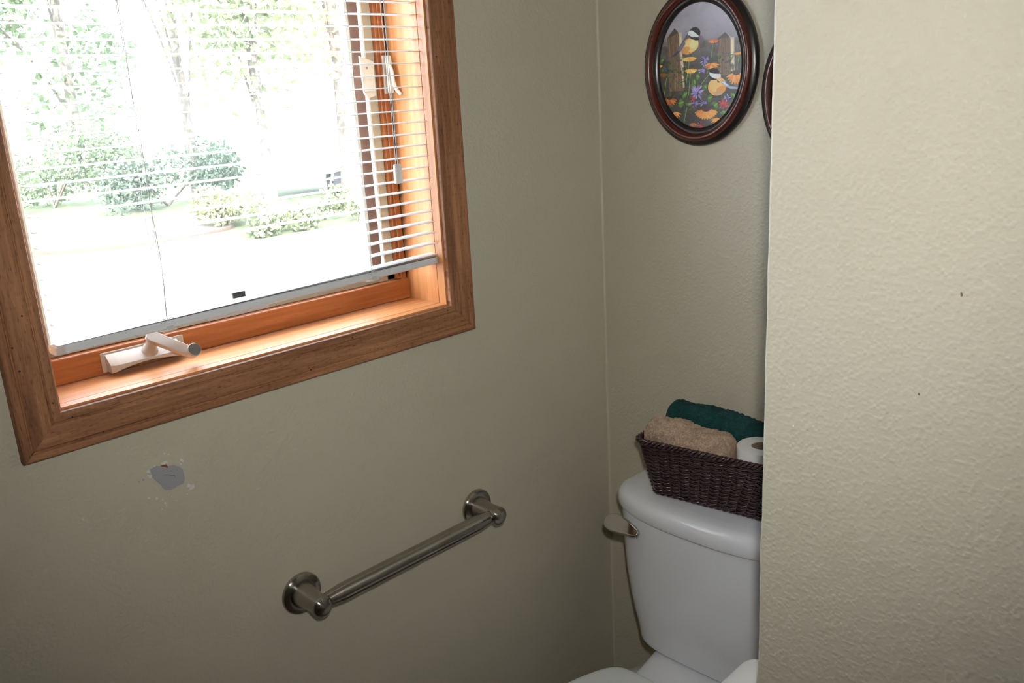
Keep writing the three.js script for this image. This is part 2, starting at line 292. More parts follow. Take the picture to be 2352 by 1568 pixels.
// casing: four mitred moulded boards
{
  const T = struct(group('trim_1'), 'brown oak window casing with mitred corners');
  const In = { z0: 0.4725, z1: 1.1755, y0: 1.1805, y1: 2.0635 }, B = 0.0575;
  const prof = [[0, 0], [0, 0.0095], [0.0008, 0.0112], [0.002, 0.0120], [0.0115, 0.0124], [0.0125, 0.0113], [0.0137, 0.0113], [0.0150, 0.0132], [0.020, 0.0142], [0.034, 0.0146], [0.0425, 0.0142], [0.0440, 0.0126], [0.0455, 0.0126], [0.0470, 0.0150], [0.0500, 0.0162], [0.0545, 0.0160], [0.0566, 0.0146], [0.0575, 0.0120], [0.0575, 0]];
  const C = [[In.z0, In.y0, -1, -1], [In.z1, In.y0, 1, -1], [In.z1, In.y1, 1, 1], [In.z0, In.y1, -1, 1]];
  const mid = { 0: 'bottom', 1: 'left', 2: 'top', 3: 'right' };
  for (let k = 0; k < 4; k++) {
    const A = C[k], Z = C[(k + 1) % 4], alongZ = k % 2 === 0;
    const dz = alongZ ? Math.sign(Z[0] - A[0]) * 0.0001 : 0, dy = alongZ ? 0 : Math.sign(Z[1] - A[1]) * 0.0001;
    const ring = (c, s) => prof.map(([w, h]) => V(h, c[1] + c[3] * w + s * dy, c[0] + c[2] * w + s * dz));
    const ra = ring(A, 1), rb = ring(Z, -1);
    let g = gridGeo([ra, rb], { uv: (i, j) => { const p = (j ? rb : ra)[i]; return [(alongZ ? p.z : p.y) + k * 0.31, prof[i][0] + k * 0.023]; }, capA: true, capB: true });
    g = toCreasedNormals(g, 0.5);
    const b = mesh('casing_board', g, M.casing, T);
    b.userData.label = mid[k] + ' board of the window casing';
  }
  // filled nail holes
  const hole = (z, y, x) => { const g = new THREE.CylinderGeometry(0.0012, 0.0012, 0.0008, 10); g.rotateZ(Math.PI / 2); const m = mesh('nail_hole', g, M.nailHole, T); m.position.set(x, y, z); };
  for (const [z, y, x] of [[1.1985, 1.32, 0.0146], [1.2175, 1.282, 0.0160], [1.215, 1.25, 0.0160], [1.183, 1.196, 0.0124], [1.163, 1.170, 0.0124], [1.128, 1.138, 0.0158], [0.70, 1.172, 0.0124], [0.79, 1.139, 0.0156], [0.482, 1.174, 0.0124], [0.463, 1.63, 0.0124], [0.428, 1.56, 0.0158]]) hole(z, y, x);
}

// ---------------------------------------------------------------- mini blind
{
  const B = tag(group('mini_blind', [-0.025, 1.26, 0.813]), 'white aluminium mini blind with open slats hanging in the window', 'blind');
  const L = 0.345, tiltOf = (k) => k < 0 ? 0.0047 : k === 0 ? 0.0070 : Math.max(0.0008, 0.0036 - k * 0.00040);
  const right = 1.279, pitch = 0.02015, n = 37;
  // a slat: 25 mm wide, slightly crowned, rounded corner ends
  const rows = []; const nw = 8;
  const lens = [-L, -L + 0.0015, -L + 0.005, L - 0.005, L - 0.0015, L];
  for (const z of lens) { const e = Math.max(0, (Math.abs(z) - (L - 0.005)) / 0.005), hw = 0.0125 * (1 - 0.45 * e * e); const r = []; for (let i = 0; i <= nw; i++) { const q = i / nw * 2 - 1; r.push(V(q * hw, 0.0017 * (1 - q * q), z)); } rows.push(r); }
  for (let j = lens.length - 1; j >= 0; j--) rows.push(rows[j].map((p) => V(p.x, p.y - 0.00035, p.z)));
  const slatGeo = gridGeo(rows);
  reseed(33);
  for (let k = 0; k < n; k++) {
    const m = mesh('slat', slatGeo, M.slat, B), t = tiltOf(k);
    m.position.set((rnd() - 0.5) * 0.0008, right + pitch * k - t - 1.26 + (rnd() - 0.5) * 0.0006, 0); m.rotation.set(Math.atan2(t, L), 0, (rnd() - 0.5) * 0.04 - 0.02);
  }
  const railT = tiltOf(-1), rail = group('bottom_rail', [0, 1.2667 - railT - 1.26, 0], B); rail.rotation.x = Math.atan2(railT, L);
  mesh('rail_bar', rbox(-0.0125, 0.0125, -0.0065, 0.0065, -L + 0.008, L - 0.004, 0.0035, 2, 4), M.rail, rail);
  mesh('rail_lip', rbox(-0.0110, 0.0110, 0.0064, 0.0075, -L + 0.012, L - 0.012, 0.0005), M.knobCap, rail);
  for (const s of [-1, 1]) mesh('end_cap', rbox(-0.0135, 0.0135, -0.0068, 0.0066, s > 0 ? L - 0.012 : -L - 0.001, s > 0 ? L + 0.003 : -L + 0.014, 0.003, 2, 3), M.clearPlastic, rail);
  for (const z of [0.1875, -0.1875]) {
    mesh('cord_clip', merge([rbox(-0.006, 0.015, -0.0100, -0.0058, z - 0.011, z + 0.011, 0.0018), rbox(0.0115, 0.0150, -0.009, -0.002, z - 0.007, z + 0.004, 0.0012)]), M.clearPlastic, rail);
    const pts = []; for (let i = 0; i < 20; i++) { const a = i / 20 * 6.283; pts.push(V(0.0142 + 0.001 * Math.sin(a), 0.0075 + 0.0042 * Math.sin(a) * Math.cos(a) * 1.6, z + 0.0015 + 0.0105 * Math.sin(a))); }
    mesh('cord_loop', tube(pts, 0.0005, 6, 60, true), M.cord, rail);
  }
  mesh('headrail', rbox(-0.0125, 0.0125, 2.030 - 1.26, 2.058 - 1.26, -L, L, 0.002), M.slat, B);
  // ladders: front and back cord, lift cord between, rungs under the slats
  for (const z of [0.1845, -0.1875]) {
    const top = 2.03 - 1.26, bot = 0.006;
    const wav = (x, s) => { const p = []; for (let i = 0; i <= 24; i++) { const y = lerp(bot, top, i / 24); p.push(V(x + 0.0004 * Math.sin(i * 2.1 + s), y, z + 0.0006 * Math.sin(i * 1.3 + s) + (i < 2 ? 0.004 * (1 - i / 2) : 0))); } return p; };
    mesh('ladder_cord', tube(wav(0.0131, 1), 0.00055, 5, 60), M.cord, B);
    mesh('ladder_cord', tube(wav(-0.0131, 2), 0.00055, 5, 60), M.cord, B);
    mesh('lift_cord', tube(wav(0.0, 3).map((p) => V(p.x, p.y, p.z - 0.004)), 0.0006, 5, 60), M.cord, B);
    const rungs = []; for (let k = 0; k < n; k++) { const g = new THREE.CylinderGeometry(0.0004, 0.0004, 0.0262, 4); g.rotateZ(Math.PI / 2); g.translate(0, right + pitch * k - tiltOf(k) - 1.26 - 0.0012 - z / L * tiltOf(k), z); rungs.push(g); }
    mesh('ladder_rungs', merge(rungs), M.cord, B).userData.kind = 'stuff';
  }
  // pull cords with their tassel
  const P = group('pull_cord', [0.019, 0, -0.256], B);
  for (const s of [-1, 1]) { const p = []; for (let i = 0; i <= 12; i++) { const t = i / 12; p.push(V(0.0012 * Math.sin(i), lerp(1.452, 2.032, t) - 1.26, s * lerp(0.0012, 0.0034, Math.min(1, t * 2)) + 0.0007 * Math.sin(i * 1.1 + s))); } mesh('cord', tube(p, 0.00075, 6, 60), M.cord, P); }
  const tg = new RoundedBoxGeometry(0.009, 0.034, 0.0155, 3, 0.003); const tp = tg.attributes.position;
  for (let i = 0; i < tp.count; i++) tp.setZ(i, tp.getZ(i) * (1 - 0.12 * tp.getY(i) / 0.017)); tg.computeVertexNormals();
  const ts = mesh('tassel', tg, M.clearPlastic, P); ts.position.set(0.001, 1.4355 - 1.26, 0); ts.userData.label = 'clear plastic cord tassel';
}

// ---------------------------------------------------------------- crank operator and sash lock
{
  const K = tag(group('window_crank', [-0.0998, 1.188, 1.010]), 'taupe metal casement crank folded on the window sill', 'crank');
  mesh('base_plate', rbox(0, 0.003, 0.0005, 0.0310, -0.064, 0.066, 0.0014, 1, 3), M.hardware, K);
  // cover: wedge with an arched lower edge, swept along z
  const rows = [];
  for (let i = 0; i <= 24; i++) {
    const q = i / 24 * 2 - 1, z = q * 0.056 + 0.004, e = Math.max(0, (Math.abs(q) - 0.9) / 0.1), in_ = 1 - 0.18 * e * e, arch = 0.010 * (1 - q * q);
    const h0 = 0.0015 + arch * 0.75;
    rows.push([V(0.003, 0.002, z), V(0.003, 0.027, z), V(0.004, 0.0278, z), V(0.010 * in_, 0.0245, z), V(0.024 * in_, 0.0150, z), V(0.0258 * in_, 0.0135, z), V(0.0262 * in_, 0.0118, z), V(0.0262 * in_, Math.min(0.0105, h0 + 0.001), z), V(0.025 * in_, Math.min(0.0098, h0), z), V(0.018 * in_, Math.min(0.0098, h0), z)]);
  }
  mesh('cover', toCreasedNormals(gridGeo(rows, { closed: true, capA: true, capB: true }), 0.6), M.hardware, K);
  const hubA = V(0.014, 0.021, -0.004), hubB = V(0.040, 0.047, -0.001), hd = hubB.clone().sub(hubA);
  const hub = lathe([[0.0001, 0], [0.0125, 0], [0.0118, 0.004], [0.0088, 0.007], [0.0078, hd.length() - 0.004], [0.0072, hd.length()], [0.0001, hd.length()]], 24);
  hub.applyQuaternion(new THREE.Quaternion().setFromUnitVectors(V(0, 1, 0), hd.clone().normalize())); hub.translate(hubA.x, hubA.y, hubA.z);
  mesh('hub', hub, M.hardware, K);
  // arm: flat bar with round ends from the hub to the knob
  const end = V(0.066, 0.0155, -0.047), u = end.clone().sub(hubB), len = u.length(); u.normalize();
  const nrm = hd.clone().normalize(), w = nrm.clone().cross(u).normalize(), nn = u.clone().cross(w).normalize();
  const sh = new THREE.Shape(); sh.absarc(0, 0, 0.0085, Math.PI / 2, Math.PI * 1.5, false); sh.absarc(len, 0, 0.0072, -Math.PI / 2, Math.PI / 2, false);
  const ag = new THREE.ExtrudeGeometry(sh, { depth: 0.007, bevelEnabled: true, bevelSize: 0.001, bevelThickness: 0.001, bevelSegments: 2 });
  ag.applyMatrix4(new THREE.Matrix4().makeBasis(u, w, nn)); ag.translate(hubB.x - nn.x * 0.004, hubB.y - nn.y * 0.004, hubB.z - nn.z * 0.004);
  mesh('arm', ag, M.hardware, K);
  const kd = V(0.80, 0.45, 0.10).normalize(), kq = new THREE.Quaternion().setFromUnitVectors(V(0, 1, 0), kd);
  const kg = lathe([[0.0001, -0.004], [0.0082, -0.004], [0.0096, 0], [0.0100, 0.010], [0.0104, 0.016], [0.0098, 0.0175], [0.0092, 0.0175], [0.0092, 0.0160]], 28); kg.applyQuaternion(kq); kg.translate(end.x, end.y, end.z);
  const kn = mesh('knob', kg, M.hardware, K);
  const cg = new THREE.CylinderGeometry(0.0092, 0.0092, 0.002, 28); cg.translate(0, 0.0160, 0); cg.applyQuaternion(kq); cg.translate(end.x, end.y, end.z);
  mesh('knob_cap', cg, M.knobCap, kn);
  // sash lock on the right-hand stop
  const S = tag(group('sash_lock', [-0.1032, 1.606, 0.4855]), 'beige lever sash lock high on the right side of the window frame', 'latch');
  mesh('lock_plate', rbox(0.0002, 0.004, -0.034, 0.034, -0.009, 0.010, 0.0012, 1, 2), M.hardware, S);
  mesh('lock_housing', rbox(0.004, 0.013, -0.033, 0.033, -0.0045, 0.006, 0.003, 1, 3), M.cream, S);
  mesh('lever', tube([V(0.010, 0.020, 0.001), V(0.016, 0.004, 0.0005), V(0.018, -0.015, 0), V(0.021, -0.028, -0.0035), V(0.028, -0.036, -0.0065)], 0.0034, 10, 24), M.cream, S);
  const kp = tag(group('lock_keeper', [-0.1140, 1.604, 0.523]), 'cream keeper plate on the screen beside the sash lock', 'latch plate');
  mesh('keeper_plate', blob([[-0.014, 0.035], [0.014, 0.026], [0.014, -0.033], [-0.004, -0.037], [-0.011, -0.028]], 0.0025, 0.0008).applyMatrix4(new THREE.Matrix4().makeBasis(V(0, 0, -1), V(0, 1, 0), V(1, 0, 0))), M.cream, kp);
  mesh('screw', new THREE.SphereGeometry(0.0022, 12, 8).translate(0.004, 0.015, 0.002), M.hardware, kp);
}

// ---------------------------------------------------------------- grab bar
{
  const G = tag(group('grab_bar', [0, 0.746, 0.646]), 'brushed nickel grab bar mounted on the wall below the window', 'grab bar');
  const toX = (g) => g.rotateZ(-Math.PI / 2); // lathe axis y -> x
  for (const s of [-1, 1]) {
    const fl = mesh('flange', toX(lathe([[0.0001, 0], [0.0365, 0], [0.0375, 0.0015], [0.0375, 0.005], [0.0362, 0.0078], [0.0335, 0.0092], [0.028, 0.0105], [0.0245, 0.0108], [0.024, 0.0098], [0.0001, 0.0098]], 56)), M.nickel, G); fl.position.z = s * 0.209;
    const post = mesh('post', toX(lathe([[0.0232, 0.0095], [0.0228, 0.014], [0.0205, 0.024], [0.0186, 0.034], [0.0178, 0.046], [0.0181, 0.058], [0.0188, 0.066], [0.0185, 0.0695], [0.0170, 0.0725], [0.0138, 0.0752], [0.0090, 0.0768], [0.0001, 0.0775]], 48)), M.nickel, G); post.position.z = s * 0.209;
  }
  const bp = [[0.0001, -0.200], [0.0118, -0.200], [0.0122, -0.192], [0.0138, -0.182], [0.0146, -0.172], [0.0150, -0.168], [0.0158, -0.165], [0.0160, -0.160], [0.0160, 0.160], [0.0158, 0.165], [0.0150, 0.168], [0.0146, 0.172], [0.0138, 0.182], [0.0122, 0.192], [0.0118, 0.200], [0.0001, 0.200]];
  const bar = mesh('bar', lathe(bp, 48).rotateX(Math.PI / 2), M.nickel, G); bar.position.x = 0.0565;
}

// ---------------------------------------------------------------- oval pictures
function paintBirds() {
  const W_ = 768, H_ = 960, cv = document.createElement('canvas'); cv.width = W_; cv.height = H_;
  const c = cv.getContext('2d');
  c.setTransform(W_ / 1080, 0, 0, H_ / 1640, -30 * W_ / 1080, 125 * H_ / 1640); // draw in the picture's own grid, 30..1110 by -125..1515
  reseed(77);
  const bg = c.createLinearGradient(0, -125, 0, 1515);
  bg.addColorStop(0, '#a2a2a8'); bg.addColorStop(0.22, '#8f8e93'); bg.addColorStop(0.36, '#6a6463'); bg.addColorStop(0.5, '#4a4541'); bg.addColorStop(1, '#3f3a3a');
  c.fillStyle = bg; c.fillRect(0, -140, 1200, 1700);
  const daub = (x, y, rx, ry, rot, col, al = 1) => { c.save(); c.globalAlpha = al; c.translate(x, y); c.rotate(rot); c.fillStyle = col; c.beginPath(); c.ellipse(0, 0, rx, ry, 0, 0, 6.2832); c.fill(); c.restore(); };
  const poly = (p, col, al = 1) => { c.save(); c.globalAlpha = al; c.fillStyle = col; c.beginPath(); p.forEach(([x, y], i) => i ? c.lineTo(x, y) : c.moveTo(x, y)); c.closePath(); c.fill(); c.restore(); };
  const stroke = (p, col, w, al = 1) => { c.save(); c.globalAlpha = al; c.strokeStyle = col; c.lineWidth = w; c.lineCap = 'round'; c.beginPath(); p.forEach(([x, y], i) => i ? c.lineTo(x, y) : c.moveTo(x, y)); c.stroke(); c.restore(); };
  const pick = (a) => a[Math.floor(rnd() * a.length)];
  for (let i = 0; i < 160; i++) daub(rnd() * 1150, -120 + rnd() * 480, 60 + rnd() * 90, 30 + rnd() * 50, rnd() * 3, pick(['#9d9ca4', '#8a8990', '#a9a8ae', '#7d7b80']), 0.10);
  for (let i = 0; i < 220; i++) daub(rnd() * 1150, 380 + rnd() * 1150, 30 + rnd() * 60, 20 + rnd() * 40, rnd() * 3, pick(['#3c3832', '#4b4a3a', '#39402c', '#544842', '#2f2c2e']), 0.25);
  // fence posts with grain
  const post = (p, x0, x1, y0, y1) => { c.save(); c.beginPath(); p.forEach(([x, y], i) => i ? c.lineTo(x, y) : c.moveTo(x, y)); c.closePath(); c.clip(); c.fillStyle = '#6a5646'; c.fillRect(x0, y0, x1 - x0, y1 - y0); for (let i = 0; i < 130; i++) { const x = x0 + rnd() * (x1 - x0), y = y0 + rnd() * (y1 - y0); stroke([[x, y], [x + rnd() * 10 - 2, y + 60 + rnd() * 200]], pick(['#8a7259', '#54453a', '#7b6450', '#493b33', '#97805f']), 2 + rnd() * 6, 0.5); } c.restore(); };
  post([[155, 300], [250, 186], [300, 250], [315, 520], [345, 760], [372, 1000], [180, 1000], [165, 600]], 150, 380, 180, 1010);
  poly([[155, 300], [250, 186], [300, 250], [270, 262], [210, 290]], '#3d3732', 0.7);
  poly([[302, 250], [343, 252], [350, 400], [352, 560], [372, 700], [380, 960], [350, 960], [335, 720], [312, 500]], '#b3a68f'); poly([[318, 300], [336, 300], [356, 640], [368, 900], [355, 900], [338, 640]], '#d2c4a8', 0.7);
  post([[792, 375], [880, 300], [945, 372], [950, 830], [805, 830]], 785, 955, 295, 850);
  poly([[792, 375], [880, 300], [945, 372], [900, 368], [840, 372]], '#3f3a36', 0.75);
  poly([[905, 315], [950, 372], [990, 370], [1000, 780], [955, 790], [945, 380]], '#bcae94'); poly([[955, 400], [980, 400], [985, 700], [962, 700]], '#d6c9ac', 0.7);
  // leaves and stems
  for (let i = 0; i < 520; i++) { const y = 560 + rnd() * 940; daub(40 + rnd() * 1060, y, 10 + rnd() * 34, 4 + rnd() * 12, rnd() * 3.2, pick(['#3f5a2e', '#566b2f', '#2f4a2c', '#6d7a3c', '#26392a', '#4d4a28', '#34504a', '#2c2a2c']), 0.55); }
  for (const [x, y, r] of [[500, 900, 50], [545, 830, 42], [640, 970, 46], [380, 1055, 52], [330, 1160, 60], [700, 1110, 52], [770, 1200, 50], [430, 1180, 40], [990, 1090, 42], [870, 1300, 40], [80, 590, 36]]) { daub(x, y, r, r * 0.5, rnd() * 3, '#4f7a35', 0.85); daub(x + 8, y - 6, r * 0.6, r * 0.22, rnd() * 3, '#7fa24a', 0.7); }
  for (const s of [[[735, 430], [715, 590]], [[440, 620], [400, 900]], [[455, 770], [430, 1060]], [[410, 1220], [370, 1420]], [[640, 640], [590, 780]], [[1050, 600], [1040, 680]], [[680, 820], [590, 930]], [[140, 820], [110, 1040]]]) stroke(s, '#7d9a55', 8, 0.9);
  const cone = (x, y, w, h, n, cols, heart, droop) => { for (let i = 0; i < n; i++) { const t = i / (n - 1) * 2 - 1, a = t * 1.25; const px = x + Math.sin(a) * w, py = y + Math.cos(a) * h * droop + (1 - droop) * 6; c.save(); c.translate((x + px) / 2, (y + py) / 2); c.rotate(Math.atan2(py - y, px - x)); const l = Math.hypot(px - x, py - y) / 2 + 4; c.fillStyle = pick(cols); c.beginPath(); c.ellipse(0, 0, l, Math.max(9, w * 0.13), 0, 0, 6.2832); c.fill(); c.restore(); } if (heart) daub(x, y - 4, w * 0.36, h * 0.22, 0, heart); };
  const OR = ['#c8803c', '#d8924a', '#b86e30', '#e0a05a'], YE = ['#d8b256', '#e2c46a', '#c99a48', '#d79a4e'];
  cone(740, 380, 66, 64, 9, ['#c9753f', '#d6884a', '#b9633a'], null, 0.6); cone(440, 575, 96, 90, 10, YE, null, 0.55); cone(460, 725, 82, 84, 9, YE, null, 0.65);
  cone(1050, 565, 64, 46, 8, OR, null, 0.4); cone(720, 670, 96, 104, 8, OR, null, 0.8); cone(1020, 810, 120, 150, 10, OR, '#4a3430', 0.95);
  cone(655, 1255, 150, 150, 12, OR, '#4c3238', 0.85); cone(180, 1090, 100, 110, 9, ['#a8602e', '#bb7036', '#935328'], '#3b2a28', 0.9); cone(265, 1280, 70, 90, 6, OR, null, 0.9); cone(785, 1370, 80, 90, 7, OR, null, 0.9); cone(95, 760, 60, 60, 7, ['#86552f', '#74482a'], null, 0.8); cone(60, 650, 26, 30, 6, YE, null, 0.8); cone(490, 1430, 50, 60, 6, ['#9a5a30'], null, 0.8);
  const tuft = (x, y, r, cols, n = 14) => { for (let i = 0; i < n; i++) { const a = rnd() * 6.28, q = r * (0.3 + 0.7 * rnd()); daub(x + Math.cos(a) * q, y + Math.sin(a) * q, r * 0.34, r * 0.14, a, pick(cols), 0.95); } };
  const PU = ['#7d70a8', '#8f84b8', '#695c98', '#a49ac4'], RE = ['#a83a3e', '#bb4a48', '#8f2e36'];
  tuft(635, 625, 55, PU, 18); tuft(610, 740, 48, PU, 14); tuft(550, 1030, 78, PU, 30); tuft(512, 1170, 52, PU, 16); tuft(612, 1172, 46, PU, 14); tuft(908, 1115, 42, PU, 14); tuft(150, 690, 40, ['#4c4a6a', '#5a5880'], 10);
  tuft(480, 1110, 38, RE, 14); tuft(880, 1190, 62, RE, 22); tuft(590, 1462, 48, RE, 16); tuft(490, 1205, 20, RE, 6);
  // upper bird
  poly([[130, 598], [190, 560], [290, 470], [330, 395], [400, 330], [420, 360], [350, 470], [250, 545], [160, 590]], '#5c5a62'); poly([[200, 555], [300, 470], [340, 480], [260, 540]], '#3a383e', 0.8);
  poly([[330, 400], [420, 270], [470, 300], [440, 400], [330, 470]], '#5a5658');
  daub(440, 430, 118, 92, -0.75, '#c99a5c'); daub(470, 420, 92, 84, -0.9, '#dcb878'); daub(500, 400, 46, 66, 0.5, '#e6cf9a', 0.8); daub(390, 480, 60, 40, -0.5, '#bd8648', 0.8);
  poly([[290, 480], [380, 350], [390, 400], [330, 490]], '#6d6b74');
  daub(505, 278, 74, 76, 0.2, '#26211f'); poly([[428, 250], [470, 236], [515, 270], [562, 316], [530, 340], [470, 318], [428, 290]], '#c3ccd2'); daub(470, 262, 32, 20, 0.5, '#e4e8ea', 0.9); daub(520, 345, 46, 20, 0.25, '#221d1c');
  stroke([[440, 515], [448, 535]], '#6a6660', 8);
  // lower bird
  daub(790, 965, 112, 118, 0.35, '#d2a05c'); daub(770, 945, 76, 84, 0.2, '#deb06c', 0.9); daub(840, 1010, 62, 46, -0.4, '#c08440', 0.8); daub(800, 1055, 60, 22, 0.1, '#a29274', 0.6);
  poly([[820, 890], [870, 900], [950, 970], [1060, 990], [1062, 1012], [950, 1005], [880, 960]], '#8e98a6'); poly([[840, 905], [880, 915], [930, 970], [890, 955]], '#c2c9d0', 0.9); poly([[785, 880], [830, 915], [800, 920]], '#4a3e34');
  daub(752, 775, 62, 42, 0.35, '#241f1e'); poly([[690, 780], [740, 800], [830, 810], [838, 850], [800, 868], [730, 850], [700, 825]], '#c8d2d2'); daub(790, 832, 38, 22, 0.2, '#e2e7e6', 0.9); poly([[690, 800], [705, 840], [760, 868], [790, 872], [775, 884], [710, 880], [690, 850]], '#26211f');
  c.setTransform(1, 0, 0, 1, 0, 0); c.globalCompositeOperation = 'color-dodge'; c.fillStyle = '#2e2e32'; c.fillRect(0, 0, W_, H_);
  const t = new THREE.CanvasTexture(cv); t.colorSpace = THREE.SRGBColorSpace; t.magFilter = THREE.LinearFilter; return t;
}
const print = new THREE.MeshPhysicalMaterial({ map: paintBirds(), roughness: 0.35 });
function ovalPicture(x, y, label) {
  const P = tag(group('picture_frame', [x, y, 0.001]), label, 'picture', 'oval framed pictures');
  const ax = 0.0965, ay = 0.1195, n = 96;
  const sweep = (prof) => { const rows = []; for (let i = 0; i < n; i++) { const a = i / n * Math.PI * 2; const ca = Math.cos(a), sa = Math.sin(a); const nx = ca / ax, ny = sa / ay, l = Math.hypot(nx, ny); rows.push(prof.map(([o, h]) => V(ax * ca + o * nx / l, ay * sa + o * ny / l, h))); } rows.push(rows[0]); return gridGeo(rows, { uv: (i, j) => [j / n * 0.7, i / prof.length * 0.15] }); };
  const round = (pts) => { const c = new THREE.CatmullRomCurve3(pts.map(([a, b]) => V(a, b, 0)), false, 'centripetal'); return c.getPoints(pts.length * 4).map((p) => [p.x, p.y]); };
  mesh('inner_lip', sweep(round([[-0.0035, 0.004], [-0.0035, 0.009], [0.000, 0.0125], [0.0045, 0.0145], [0.0075, 0.0142]])), M.frameBlack, P);
  mesh('moulding', sweep(round([[0.0070, 0.0135], [0.0085, 0.0190], [0.0125, 0.0235], [0.0170, 0.0235], [0.0205, 0.0205], [0.0220, 0.0165]])), M.frameRed, P);
  mesh('outer_edge', sweep(round([[0.0215, 0.0165], [0.0240, 0.0155], [0.0290, 0.0125], [0.0312, 0.0080], [0.0312, 0.0030], [0.0300, 0.0]])), M.frameBlack, P);
  const sh = new THREE.Shape(); sh.absellipse(0, 0, ax, ay, 0, Math.PI * 2);
  const g = new THREE.ShapeGeometry(sh, 64), p = g.attributes.position, u = g.attributes.uv; for (let i = 0; i < p.count; i++) u.setXY(i, 0.5 + p.getX(i) / (2 * ax), 0.5 + p.getY(i) / (2 * ay));
  const pr = mesh('print', g, print, P); pr.position.z = 0.0055; pr.userData.label = 'print of two chickadees on a fence among coneflowers';
  const bk = new THREE.ExtrudeGeometry(sh, { depth: 0.004, bevelEnabled: false, curveSegments: 64 }); bk.scale(1.25, 1.2, 1); mesh('backing', bk, M.frameBlack, P);
  return P;
}
ovalPicture(0.256, 1.591, 'oval dark red framed bird print hanging above the toilet');
ovalPicture(0.519, 1.535, 'oval dark red frame mostly hidden behind the partition edge');

